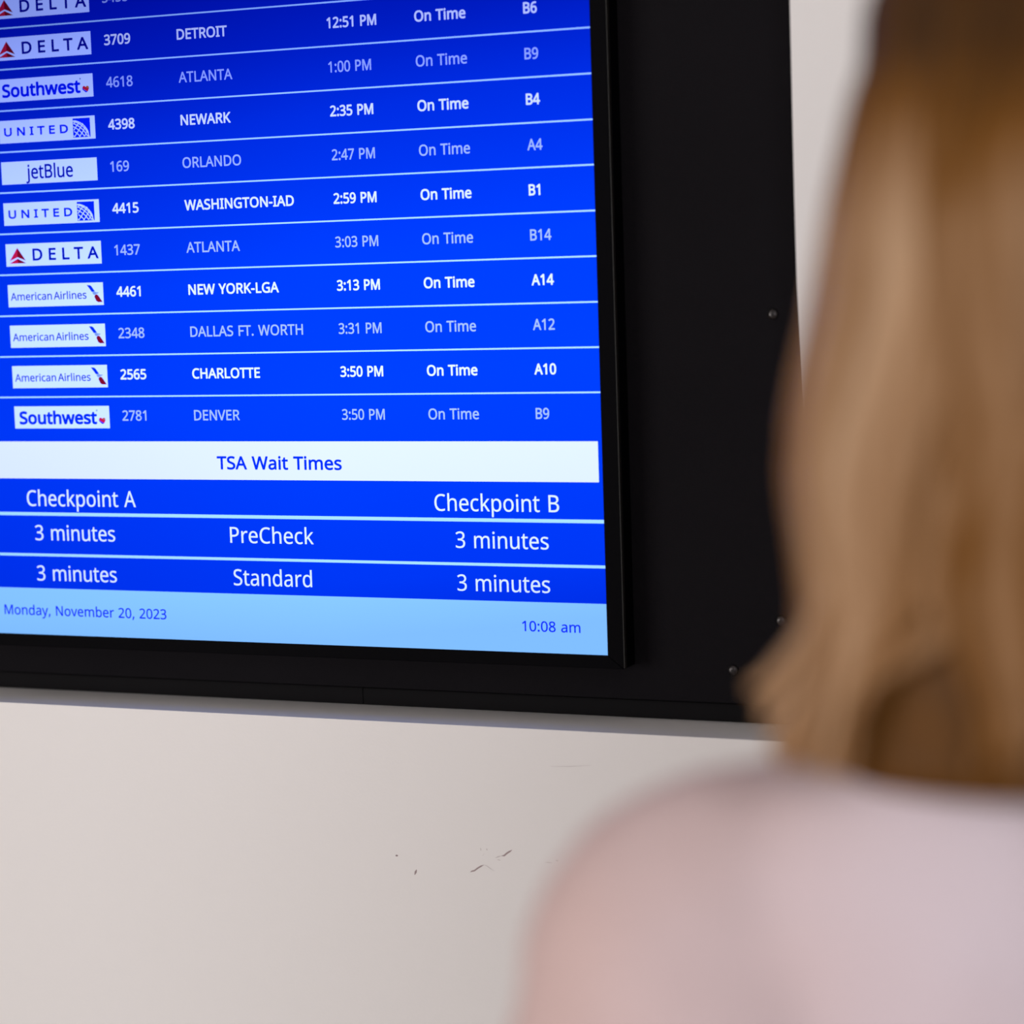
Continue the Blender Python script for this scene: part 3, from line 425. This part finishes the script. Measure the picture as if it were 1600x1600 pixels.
def tile(kind, zc):
    z0 = zc - TH / 2
    t = flat('airline_tile', TX0, TX0 + TW, z0, z0 + TH, TILEW, monitor, -0.0003, 0.0)
    t['label'] = {'D': 'white tile with red triangle emblem and widely spaced navy capitals', 'S': 'white tile with bold blue lettering and a small heart',
                  'U': 'white tile with blue capitals and a square globe emblem', 'J': 'white tile with thin navy lettering in the middle',
                  'A': 'white tile with thin slate blue lettering and a slanted blue and red stroke'}[kind]
    U = lambda u: TX0 + u * TW
    V = lambda v: z0 + v * TH
    if kind == 'D':
        txt('lettering', 'DELTA', U(.283), V(.225), .692 * TW, .545 * TH, NAVY, t, 24, track=1.12, y0=-.0006, y1=-.0003)
        E = lambda p: [(U(.040 + .168 * a), V(.13 + .69 * b)) for a, b in p]
        poly('emblem_facet', E([(.5, 1), (0, .17), (.5, .40)]), RED, t)
        poly('emblem_facet', E([(.5, 1), (.5, .40), (1, .17)]), DRED, t)
        poly('emblem_facet', E([(.5, .30), (-.02, 0), (.52, 0)]), RED, t)
        poly('emblem_facet', E([(.5, .30), (.52, 0), (1.02, 0)]), DRED, t)
    if kind == 'S':
        txt('lettering', 'Southwest', U(.052), V(.18), .822 * TW, .60 * TH, TXTB, t, 34, y0=-.0006, y1=-.0003)
        H = lambda p: [(U(.893 + .066 * a), V(.19 + .29 * b)) for a, b in p]
        poly('emblem_heart', H([(.5, 0), (.0, .45), (.0, .72), (.12, .5), (.78, .12)]), TXTB, t)
        poly('emblem_heart', H([(.78, .14), (.12, .52), (.0, .74), (.1, .95), (.3, 1), (.5, .82), (1.0, .55)]), RED, t)
        poly('emblem_heart', H([(.5, .82), (.7, 1), (.95, .93), (1.02, .62), (1.0, .55)]), YEL, t)
        poly('lettering_dot', [(U(.873) + .0009 * math.cos(q), V(.80) + .0009 * math.sin(q)) for q in [j * .785 for j in range(8)]], PALE, t)
    if kind == 'U':
        txt('lettering', 'UNITED', U(.050), V(.30), .675 * TW, .385 * TH, TXTB, t, 32, track=1.28, y0=-.0006, y1=-.0003)
        globe(U(.775), V(.085), .176 * TW, .835 * TH, t)
    if kind == 'J':
        txt('lettering', 'jetBlue', U(.260), V(.205), .492 * TW, .625 * TH, NAVY, t, 13, y0=-.0006, y1=-.0003)
    if kind == 'A':
        txt('lettering', 'American Airlines', U(.028), V(.295), .80 * TW, .345 * TH, GREYB, t, 12, y0=-.0006, y1=-.0003, space=.45)
        def A(p):
            out = []
            for px, py in p:
                f = (px - 88) / 912
                out.append((U((px - 88) / 912 + 0.0 + .012 * ((365 - 23 * f) - py) / 215), V(((365 - 23 * f) - py) / 215)))
            return out
        poly('emblem_stroke', A([(840, 153), (868, 155), (882, 164), (916, 212), (888, 218), (868, 190)]), TXTB, t)
        poly('emblem_stroke', A([(893, 222), (906, 212), (930, 222), (952, 222), (948, 230), (932, 236), (916, 246), (903, 244)]), PALE, t)
        poly('emblem_stroke', A([(912, 262), (920, 246), (934, 241), (948, 252), (990, 314), (948, 315), (930, 303)]), DRED, t)


FR = [('D', '5455', None, None, None, None, 0), ('D', '3709', 'DETROIT', '12:51 PM', 'On Time', 'B6', 1),
      ('S', '4618', 'ATLANTA', '1:00 PM', 'On Time', 'B9', 0), ('U', '4398', 'NEWARK', '2:35 PM', 'On Time', 'B4', 1),
      ('J', '169', 'ORLANDO', '2:47 PM', 'On Time', 'A4', 0), ('U', '4415', 'WASHINGTON-IAD', '2:59 PM', 'On Time', 'B1', 1),
      ('D', '1437', 'ATLANTA', '3:03 PM', 'On Time', 'B14', 0), ('A', '4461', 'NEW YORK-LGA', '3:13 PM', 'On Time', 'A14', 1),
      ('A', '2348', 'DALLAS FT. WORTH', '3:31 PM', 'On Time', 'A12', 0), ('A', '2565', 'CHARLOTTE', '3:50 PM', 'On Time', 'A10', 1),
      ('S', '2781', 'DENVER', '3:50 PM', 'On Time', 'B9', 0)]


def ink(s):
    pen = 0; xs = []
    for ch in s:
        adv, cs = GLYPHS[ch]
        xs += [pen + p[0] for c in cs for p in c]; pen += adv
    return max(xs) - min(xs)


CH = 0.0105
WIDE = {'flight_number': 0.992, 'departure_time': 0.896, 'flight_status': 0.961, 'gate_number': 0.907}
UX = 0.1024 / ink('NEW YORK-LGA')              # metres per glyph unit along x, shared by every entry
for i, (k, num, dest, tm, st, gate, b) in enumerate(FR):
    z = ZR[0] - PITCH * i
    tile(k, z + PITCH / 2)
    m = BRIGHT if b else DIM
    bo = 22 if b else 13
    zz = z + 0.0171
    for nm, s, x, sc in (('flight_number', num, -1.3290, 1.0), ('destination', dest, -1.2451, 1.0), ('departure_time', tm, -1.0788, 1.0),
                         ('flight_status', st, -0.9858, 1.0), ('gate_number', gate, -0.8742, 1.0)):
        if s: txt(nm, s, x, zz, ink(s) * UX * WIDE.get(nm, 1.0), CH, m, None, bo)

txt('heading', 'TSA Wait Times', -1.2214, 1.2999, 0.1401, 0.0134, TXTB, None, 20)
for s, x, z, w, c in (('Checkpoint A', -1.4499, 1.2609, 0.1315, 0.0163), ('3 minutes', -1.4419, 1.2252, 0.0969, 0.0157),
                      ('3 minutes', -1.4422, 1.1829, 0.0968, 0.0157), ('PreCheck', -1.2100, 1.2262, 0.0942, 0.0160),
                      ('Standard', -1.2080, 1.1833, 0.0885, 0.0162), ('Checkpoint B', -0.9828, 1.2610, 0.1294, 0.0162),
                      ('3 minutes', -0.9617, 1.2254, 0.0965, 0.0158), ('3 minutes', -0.9615, 1.1838, 0.0964, 0.0158)):
    txt('wait_time_text', s, x, z, w, c, BRIGHT, None, 2)
txt('date_text', 'Monday, November 20, 2023', -1.4852, 1.1462, 0.1968, 0.0104, TXTB, None, 9)
txt('clock_text', '10:08 am', -0.8951, 1.1464, 0.0598, 0.0101, TXTB, None, 10)

# ------------------------------------------------------------------ the person looking at the board
PX, PYW = -0.185, -1.098                        # where she stands
person = empty('person', (PX, PYW, 0), 'person with shoulder-length blonde hair and pale pink blouse, seen from behind facing the monitor', 'person', math.radians(23.2))


def capsule(bm, a, b, ra, rb, n=16, sq=1.0):
    """tapered limb with round ends"""
    a, b = Vector(a), Vector(b); d = b - a; L = d.length
    if L < 1e-6: d = Vector((0, 0, 1))
    q = d.to_track_quat('Z', 'Y').to_matrix()
    rings = []
    st = [(-ra * math.cos(t), ra * math.sin(t)) for t in [math.radians(x) for x in (12, 35, 60)]]
    st += [(0, ra)] + [(L * k / 4, ra + (rb - ra) * k / 4) for k in (1, 2, 3)] + [(L, rb)]
    st += [(L + rb * math.cos(t), rb * math.sin(t)) for t in [math.radians(x) for x in (60, 35, 12)]]
    for h, r in st:
        rings.append([bm.verts.new(a + q @ Vector((r * math.cos(2 * math.pi * k / n), r * sq * math.sin(2 * math.pi * k / n), h))) for k in range(n)])
    for A, B in zip(rings[:-1], rings[1:]):
        for k in range(n): bm.faces.new((A[k], A[(k + 1) % n], B[(k + 1) % n], B[k]))
    bm.faces.new(rings[0][::-1]); bm.faces.new(rings[-1])


def ellipsoid(bm, c, r, rot=None):
    res = bmesh.ops.create_icosphere(bm, subdivisions=3, radius=1.0)
    for v in res['verts']:
        p = Vector((v.co.x * r[0], v.co.y * r[1], v.co.z * r[2]))
        if rot is not None: p = rot @ p
        v.co = p + Vector(c)


def loft(bm, rings, n=32, p=2.3):
    """rings (z, cx, cy, rx, ry) -> closed body"""
    R_ = []
    for z, cx, cy, rx, ry in rings:
        row = []
        for k in range(n):
            t = 2 * math.pi * k / n; c, s = math.cos(t), math.sin(t)
            row.append(bm.verts.new((cx + rx * math.copysign(abs(c) ** (2 / p), c), cy + ry * math.copysign(abs(s) ** (2 / p), s), z)))
        R_.append(row)
    for A, B in zip(R_[:-1], R_[1:]):
        for k in range(n): bm.faces.new((A[k], A[(k + 1) % n], B[(k + 1) % n], B[k]))
    bm.faces.new(R_[0][::-1]); bm.faces.new(R_[-1])


def fuse(name, bm, m, parent, voxel, smooth=6, fn=None, label=None):
    """weld overlapping closed shapes into one continuous skin"""
    me = done(bm)
    o = bpy.data.objects.new('tmp', me); COL.objects.link(o)
    r = o.modifiers.new('r', 'REMESH'); r.mode = 'VOXEL'; r.voxel_size = voxel; r.use_smooth_shade = True
    s = o.modifiers.new('s', 'SMOOTH'); s.iterations = smooth; s.factor = 0.5
    bpy.context.view_layer.update()
    out = bpy.data.meshes.new_from_object(o.evaluated_get(bpy.context.evaluated_depsgraph_get()))
    bpy.data.objects.remove(o)
    if fn:
        nr = [v.normal.copy() for v in out.vertices]
        for v, n_ in zip(out.vertices, nr): v.co += n_ * fn(v.co)
    for p in out.polygons: p.use_smooth = True
    return link(name, out, m, parent, label=label)


skin_m = mat('skin', (0.62, 0.38, 0.29), 0.5, spec=0.35, noise_amt=0.05, noise_scale=25)
blouse_m = mat('pale_pink_blouse', (0.72, 0.60, 0.635), 0.8, spec=0.15, bump=0.2, bump_scale=700)
# the sleeves are sheerer than the back, so the arm warms their colour
_nt = blouse_m.node_tree; _tc = _nt.nodes.new('ShaderNodeTexCoord'); _sx = _nt.nodes.new('ShaderNodeSeparateXYZ')
_ab = _nt.nodes.new('ShaderNodeMath'); _ab.operation = 'ABSOLUTE'
_no = _nt.nodes.new('ShaderNodeTexNoise'); _no.inputs['Scale'].default_value = 9.0
_ad = _nt.nodes.new('ShaderNodeMath'); _ad.operation = 'MULTIPLY_ADD'; _ad.inputs[1].default_value = 0.12
_mr = _nt.nodes.new('ShaderNodeMapRange'); _mr.inputs['From Min'].default_value = 0.10; _mr.inputs['From Max'].default_value = 0.27
_mx = _nt.nodes.new('ShaderNodeMix'); _mx.data_type = 'RGBA'
_mx.inputs[6].default_value = (0.67, 0.57, 0.615, 1); _mx.inputs[7].default_value = (0.61, 0.44, 0.415, 1)
_nt.links.new(_tc.outputs['Object'], _sx.inputs[0]); _nt.links.new(_sx.outputs['X'], _ab.inputs[0])
_nt.links.new(_tc.outputs['Object'], _no.inputs['Vector']); _nt.links.new(_no.outputs['Fac'], _ad.inputs[0]); _nt.links.new(_ab.outputs[0], _ad.inputs[2])
_nt.links.new(_ad.outputs[0], _mr.inputs['Value']); _nt.links.new(_mr.outputs[0], _mx.inputs[0])
_nt.links.new(_mx.outputs[2], _nt.nodes['Principled BSDF'].inputs['Base Color'])
denim_m = mat('dark_trouser_cloth', (0.03, 0.035, 0.055), 0.85, noise_amt=0.2, noise_scale=80)
shoe_m = mat('white_shoe', (0.6, 0.58, 0.55), 0.6, noise_amt=0.05)
eye_m = mat('eye_white', (0.75, 0.75, 0.74), 0.2, noise_amt=0.02)
iris_m = mat('iris', (0.06, 0.12, 0.16), 0.2, noise_amt=0.2, noise_scale=200)

HC = Vector((0, 0.0, 1.506))                    # head centre
bm = bmesh.new()
ellipsoid(bm, HC + Vector((0, -.012, .022)), (.074, .090, .086))            # skull
ellipsoid(bm, HC + Vector((0, .030, -.035)), (.058, .056, .072))            # face
ellipsoid(bm, HC + Vector((0, .060, -.088)), (.026, .024, .020))            # chin
capsule(bm, HC + Vector((0, .078, .012)), HC + Vector((0, .094, -.022)), .008, .012)   # nose
ellipsoid(bm, HC + Vector((.010, .088, -.026)), (.007, .008, .006)); ellipsoid(bm, HC + Vector((-.010, .088, -.026)), (.007, .008, .006))
ellipsoid(bm, HC + Vector((0, .080, -.050)), (.022, .009, .005)); ellipsoid(bm, HC + Vector((0, .079, -.059)), (.019, .009, .006))
for s in (-1, 1):
    ellipsoid(bm, HC + Vector((s * .028, .066, .022)), (.022, .012, .007))   # brow
    ellipsoid(bm, HC + Vector((s * .034, .052, -.028)), (.020, .022, .020))  # cheek
    ellipsoid(bm, HC + Vector((s * .076, -.002, -.005)), (.006, .018, .030)) # ear
capsule(bm, (0, -.022, 1.43), (0, -.018, 1.28), .052, .056)                  # neck
loft(bm, [(.86, 0, 0, .15, .10), (.95, 0, -.005, .165, .108), (1.06, 0, 0, .125, .088), (1.18, 0, .004, .142, .098), (1.25, 0, -.008, .145, .085), (1.285, 0, -.012, .11, .065), (1.31, 0, -.015, .07, .05)])
ELB = {}
for s in (-1, 1):
    sh = Vector((s * .150, -.010, 1.225)); el = Vector((s * .196, -.035, .985)); wr = Vector((s * .205, .045, .765))
    ELB[s] = (sh, el, wr)
    capsule(bm, sh, el, .045, .036); capsule(bm, el, wr, .037, .024)
    ax = (wr - el).normalized(); pc = wr + ax * .045
    q = Vector((s * -.0, 1, 0)); fwd = (q - ax * q.dot(ax)).normalized(); out_ = ax.cross(fwd)
    for k in (-1.5, -.5, .5, 1.5):                                           # palm
        capsule(bm, wr + fwd * k * .010, wr + ax * .082 + fwd * k * .019, .013, .011)
    inn = Vector((-s, 0, 0))
    for k, ln in ((1.5, .068), (.5, .078), (-.5, .072), (-1.5, .056)):       # fingers, slightly curled
        p0 = wr + ax * .084 + fwd * k * .021
        d0 = (ax + inn * .18).normalized(); p1 = p0 + d0 * ln * .45
        d1 = (ax + inn * .55).normalized(); p2 = p1 + d1 * ln * .32
        d2 = (ax + inn * 1.0).normalized(); p3 = p2 + d2 * ln * .25
        capsule(bm, p0, p1, .0088, .0082, 10); capsule(bm, p1, p2, .0082, .0076, 10); capsule(bm, p2, p3, .0076, .0066, 10)
    t0 = wr + ax * .022 + fwd * .020; t1 = t0 + (ax * .7 + fwd * .6 + inn * .25).normalized() * .042
    t2 = t1 + (ax * .95 + fwd * .2 + inn * .3).normalized() * .030
    capsule(bm, t0, t1, .013, .010, 10); capsule(bm, t1, t2, .010, .008, 10)
    hip = Vector((s * .085, -.005, .88)); kn = Vector((s * .092, .012, .47)); an = Vector((s * .095, -.02, .09))
    capsule(bm, hip, kn, .080, .052); capsule(bm, kn + Vector((0, -.01, -.02)), an, .052, .036)
    capsule(bm, an + Vector((0, -.01, -.04)), an + Vector((0, .12, -.055)), .032, .026)
body = fuse('body', bm, skin_m, person, 0.0052, 4)
for s in (-1, 1):
    bm = bmesh.new(); ellipsoid(bm, (0, 0, 0), (.0115, .0115, .0115))
    e = link('eye', done(bm, True), eye_m, person); e.location = HC + Vector((s * .030, .0665, .006))
    bm = bmesh.new(); ellipsoid(bm, (0, .0100, 0), (.0055, .0026, .0055)); link('iris', done(bm, True), iris_m, e)
    for dz, ry_ in ((.0098, .0125), (-.0112, .0120)):
        bm = bmesh.new(); ellipsoid(bm, (0, 0, dz), (.0135, ry_, .0085)); link('eyelid', done(bm, True), skin_m, e)
brow_m = mat('eyebrow_brown', (0.16, 0.09, 0.045), 0.8, noise_amt=0.2, noise_scale=200)
lip_m = mat('lips', (0.50, 0.20, 0.18), 0.45, noise_amt=0.05)
for s in (-1, 1):
    bm = bmesh.new(); ellipsoid(bm, HC + Vector((s * .030, .0755, .026)), (.017, .0045, .0028), Matrix.Rotation(s * .12, 3, 'Y'))
    link('eyebrow', done(bm, True), brow_m, person)
bm = bmesh.new(); ellipsoid(bm, HC + Vector((0, .0855, -.0505)), (.019, .0060, .0035)); ellipsoid(bm, HC + Vector((0, .0840, -.0578)), (.016, .0065, .0042))
link('lips', done(bm, True), lip_m, person)

# blouse: yoke, body and long sleeves in one skin
bm = bmesh.new()
loft(bm, [(.90, 0, 0, .178, .122), (.96, 0, -.003, .180, .122), (1.06, 0, 0, .158, .110), (1.14, 0, .002, .166, .114), (1.20, 0, .002, .176, .116),
          (1.235, 0, -.006, .172, .108), (1.262, 0, -.012, .158, .094), (1.282, 0, -.016, .138, .080), (1.294, 0, -.018, .112, .068), (1.306, 0, -.018, .080, .060)], p=2.2)
for s in (-1, 1): ellipsoid(bm, (s * .130, -.012, 1.185), (.103, .080, .107))
for s in (-1, 1):
    sh, el, wr = ELB[s]
    capsule(bm, Vector((s * .177, -.012, 1.175)), el + Vector((s * .008, 0, 0)), .058, .050)
    capsule(bm, el, wr - (wr - el).normalized() * .03, .050, .036)


def folds(c):
    w = noise.noise(Vector((c.x * 9 + 3, c.y * 7, c.z * 9 + c.x * 10))) * .005
    w += noise.noise(Vector((c.x * 24, c.y * 20, c.z * 14 + 5))) * .002
    # soft creases running from the shoulder down across the upper arm
    w += .0020 * math.sin((c.z * 1.0 + abs(c.x) * -0.9) * 62 + 3 * noise.noise(c * 6)) * max(0, min(1, (1.25 - c.z) / .05)) * max(0, min(1, (abs(c.x) - .10) / .05))
    return w


blouse = fuse('blouse', bm, blouse_m, person, 0.006, 8, folds)
for s in (-1, 1):
    wr, el = ELB[s][2], ELB[s][1]; ax = (wr - el).normalized()
    bm = bmesh.new()
    capsule(bm, wr - ax * .060, wr - ax * .012, .0385, .036, 20)
    fuse('cuff', bm, blouse_m, blouse, 0.004, 2)
bm = bmesh.new()
loft(bm, [(.84, 0, 0, .165, .115), (.93, 0, -.004, .172, .116), (.985, 0, 0, .160, .110)])
for s in (-1, 1):
    capsule(bm, (s * .086, -.005, .87), (s * .094, .012, .47), .090, .062); capsule(bm, (s * .094, .008, .46), (s * .096, -.018, .10), .062, .052)
fuse('trousers', bm, denim_m, person, 0.008, 4)
for s in (-1, 1):
    bm = bmesh.new()
    loft(bm, [(.004, s * .097, .040, .043, .125), (.03, s * .097, .038, .045, .127), (.055, s * .097, .015, .042, .095), (.085, s * .097, -.020, .040, .052), (.10, s * .097, -.022, .040, .048)], p=2.2)
    sh_ = fuse('shoe', bm, shoe_m, person, 0.005, 3)

# hair: parted on top, falling to the shoulders in wavy locks
PROF = [  # z, half width to the side, depth to the back
    (1.640, .004, .006), (1.634, .030, .038), (1.622, .049, .062), (1.603, .062, .082), (1.588, .069, .092), (1.567, .079, .103), (1.523, .090, .114),
    (1.483, .096, .118), (1.444, .106, .116), (1.418, .111, .112), (1.391, .110, .106), (1.365, .105, .100), (1.338, .106, .099),
    (1.312, .114, .104), (1.297, .120, .108), (1.275, .124, .114), (1.24, .124, .120)]


def prof_raw(z):
    if z >= PROF[0][0]: return PROF[0][1:]
    for (za, aa, ba), (zb, ab, bb) in zip(PROF[:-1], PROF[1:]):
        if z >= zb:
            t = (za - z) / (za - zb); return (aa + (ab - aa) * t, ba + (bb - ba) * t)
    return PROF[-1][1:]


def prof(z):                                     # smoothed; a round dome above the temples
    n_ = 5; a = b = 0.0
    for j in range(n_):
        p = prof_raw(min(z + (j - 2) * .006, 1.6399)) if z < 1.600 else prof_raw(z)
        a += p[0] / n_; b += p[1] / n_
    if z > 1.575:
        t = min(1, (z - 1.575) / .025)
        q = math.sqrt(max(0.0, 1 - ((min(z, 1.6399) - 1.540) / .100) ** 2))
        a = a * (1 - t) + .092 * q * t; b = b * (1 - t) + .112 * q * t
    return (a, b)


def hpos(phi, z, k=1.0):
    a, b = prof(z)
    c = math.cos(phi)
    bb = b if c < 0 else b * .92
    return Vector((k * a * math.sin(phi), -.010 + k * bb * c, z))


hair_m = bpy.data.materials.new('blonde_hair'); hair_m.use_nodes = True
nt = hair_m.node_tree; pb = nt.nodes['Principled BSDF']
at_ = nt.nodes.new('ShaderNodeAttribute'); at_.attribute_name = 'tone'
ra = nt.nodes.new('ShaderNodeValToRGB'); e = ra.color_ramp.elements
e[0].position = 0.0; e[0].color = (0.040, 0.014, 0.0005, 1)
e[1].position = 1.0; e[1].color = (0.66, 0.46, 0.31, 1)
for p_, c_ in ((.22, (0.150, 0.055, 0.004)), (.5, (0.34, 0.19, 0.095)), (.75, (0.50, 0.32, 0.19))):
    x_ = e.new(p_); x_.color = (*c_, 1)
tcn = nt.nodes.new('ShaderNodeTexCoord'); mp = nt.nodes.new('ShaderNodeMapping'); mp.inputs['Scale'].default_value = (220, 220, 9)
nn = nt.nodes.new('ShaderNodeTexNoise'); nn.inputs['Scale'].default_value = 1.0
ad = nt.nodes.new('ShaderNodeMath'); ad.operation = 'MULTIPLY_ADD'; ad.inputs[1].default_value = 0.25
sb = nt.nodes.new('ShaderNodeMath'); sb.operation = 'SUBTRACT'; sb.inputs[1].default_value = 0.125
nt.links.new(tcn.outputs['Object'], mp.inputs[0]); nt.links.new(mp.outputs[0], nn.inputs['Vector'])
nt.links.new(nn.outputs['Fac'], ad.inputs[0]); nt.links.new(at_.outputs['Fac'], ad.inputs[2]); nt.links.new(ad.outputs[0], sb.inputs[0])
nt.links.new(sb.outputs[0], ra.inputs[0]); nt.links.new(ra.outputs[0], pb.inputs['Base Color'])
bp = nt.nodes.new('ShaderNodeBump'); bp.inputs['Strength'].default_value = .5; bp.inputs['Distance'].default_value = .001
nt.links.new(nn.outputs['Fac'], bp.inputs['Height']); nt.links.new(bp.outputs[0], pb.inputs['Normal'])
pb.inputs['Roughness'].default_value = 0.5; pb.inputs['Specular IOR Level'].default_value = 0.15

bm = bmesh.new()
tone_l = bm.verts.layers.float.new('tone')


def phimin(z):
    if z > 1.590: return 0.0
    if z > 1.555: return math.radians(68) * (1.590 - z) / .035
    return math.radians(68)


def root_dark(z):                                # dark regrowth at the crown
    return max(0.0, min(1.0, (z - 1.505) / .072))


# under layer
NP = 40; zs = [1.636 - (1.636 - 1.290) * (k / 30) for k in range(31)]
rows = {}
for side, kk in (('o', .90), ('i', .84)):
    rows[side] = []
    for z in zs:
        f0 = phimin(z); row = []
        for j in range(NP + 1):
            ph = f0 + (2 * math.pi - 2 * f0) * j / NP
            p = hpos(ph, z, kk)
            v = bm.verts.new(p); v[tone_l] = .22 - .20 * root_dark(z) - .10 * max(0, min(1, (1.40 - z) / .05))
            row.append(v)
        rows[side].append(row)
for side in 'oi':
    for A, B in zip(rows[side][:-1], rows[side][1:]):
        for j in range(NP): bm.faces.new((A[j], A[j + 1], B[j + 1], B[j]) if side == 'o' else (B[j], B[j + 1], A[j + 1], A[j]))
O, I = rows['o'], rows['i']
for j in range(NP):
    bm.faces.new((O[-1][j], O[-1][j + 1], I[-1][j + 1], I[-1][j])); bm.faces.new((I[0][j], I[0][j + 1], O[0][j + 1], O[0][j]))
for a in range(len(zs) - 1):
    bm.faces.new((O[a][0], O[a + 1][0], I[a + 1][0], I[a][0])); bm.faces.new((I[a][NP], I[a + 1][NP], O[a + 1][NP], O[a][NP]))


def add_lock(path, w, th, tone, tend=None, n=8):
    """flattened tapering lock along path; width lies along the head, thickness outwards"""
    m_ = len(path); rg = []
    for i, p in enumerate(path):
        d = (path[min(i + 1, m_ - 1)] - path[max(i - 1, 0)]).normalized()
        out = Vector((p.x, p.y + .01, max(0, (p.z - 1.56)) * 1.2)); out = (out - d * out.dot(d))
        out = out.normalized() if out.length > 1e-6 else Vector((0, -1, 0))
        sd = d.cross(out)
        t = i / (m_ - 1)
        k = min(1, .35 + t * 4) * (1 - max(0, (t - .80) / .20) ** 2 * .75)
        ww, tt = w * k, th * (.5 + .5 * k)
        row = []
        for j in range(n):
            a = 2 * math.pi * j / n
            v = bm.verts.new(p + sd * (ww * math.cos(a)) + out * (tt * math.sin(a)))
            tv = tone if tend is None else tone + (tend - tone) * t
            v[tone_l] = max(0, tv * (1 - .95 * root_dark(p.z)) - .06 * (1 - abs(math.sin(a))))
            row.append(v)
        rg.append(row)
    for A, B in zip(rg[:-1], rg[1:]):
        for j in range(n): bm.faces.new((A[j], A[(j + 1) % n], B[(j + 1) % n], B[j]))
    bm.faces.new(rg[0][::-1]); bm.faces.new(rg[-1])


def fall(phi0, zend, k, ph, amp=1.0, part=None):
    path = []; N = 28
    for i in range(N):
        t = i / (N - 1)
        z = 1.637 - (1.637 - zend) * (.35 * t + .65 * t ** 2.0)
        f = phi0
        lo = phimin(z - .01) + .10
        f = min(max(f, lo), 2 * math.pi - lo)
        f += amp * .07 * math.sin(z * 30 + ph) * min(1, t * 2)
        if part:                                  # locks drawn apart near the ends
            dlt = ((f - part[0] + math.pi) % (2 * math.pi)) - math.pi
            g = max(0, min(1, (part[2] - z) / .045))
            f += g * part[1] * math.exp(-(dlt / .32) ** 2) * (1 if dlt > 0 else -1)
        p = hpos(f, z, k + .022 * amp * math.sin(z * 30 + ph * 1.7) * min(1, t * 2))
        path.append(p)
    return path


PART = (math.pi + .74, .24, 1.368)
rnd = random.Random(5)
NL = 84
for layer, (k0, cnt, w) in enumerate(((.93, 110, .0105), (.970, 120, .0082), (.990, 150, .0062))):
    for i in range(cnt):
        phi = 2 * math.pi * (i + rnd.random() * .7) / cnt
        back = max(0.0, min(1.0, (3.75 - phi) / .35)) * (1 if phi > 2.2 else 0)
        ze = 1.310 + rnd.uniform(-.008, .016) - (.0 if layer == 0 else .004)
        if 3.85 < phi < 5.0: ze = 1.297 + rnd.uniform(-.004, .006)
        if 1.9 < phi < 3.45: ze -= .032            # longer in the middle of the back, right of the parting
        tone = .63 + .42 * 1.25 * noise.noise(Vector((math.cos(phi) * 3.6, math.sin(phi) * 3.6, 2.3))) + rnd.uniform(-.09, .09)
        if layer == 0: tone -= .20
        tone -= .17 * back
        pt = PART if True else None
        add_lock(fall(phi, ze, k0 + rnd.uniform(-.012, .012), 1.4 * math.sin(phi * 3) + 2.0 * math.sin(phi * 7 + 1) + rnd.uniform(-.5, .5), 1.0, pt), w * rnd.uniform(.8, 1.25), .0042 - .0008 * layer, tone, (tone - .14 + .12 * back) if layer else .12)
# stray outer locks that flick out over the near shoulder
for dx, z0_, z1_, w in ((-.018, 1.372, 1.318, .0014), (-.024, 1.366, 1.326, .0009), (-.016, 1.40, 1.312, .006), (-.010, 1.40, 1.300, .007), (-.022, 1.385, 1.325, .0045), (-.004, 1.42, 1.292, .008), (-.006, 1.41, 1.296, .008)):
    path = []
    for i in range(14):
        t = i / 13; z = z0_ + (z1_ - z0_) * t
        b = hpos(math.radians(258 + dx * 200), z, .97)
        path.append(b + Vector((dx * t ** 2 * 1.3, -.004, 0)))
    add_lock(path, w, .0035, .55)
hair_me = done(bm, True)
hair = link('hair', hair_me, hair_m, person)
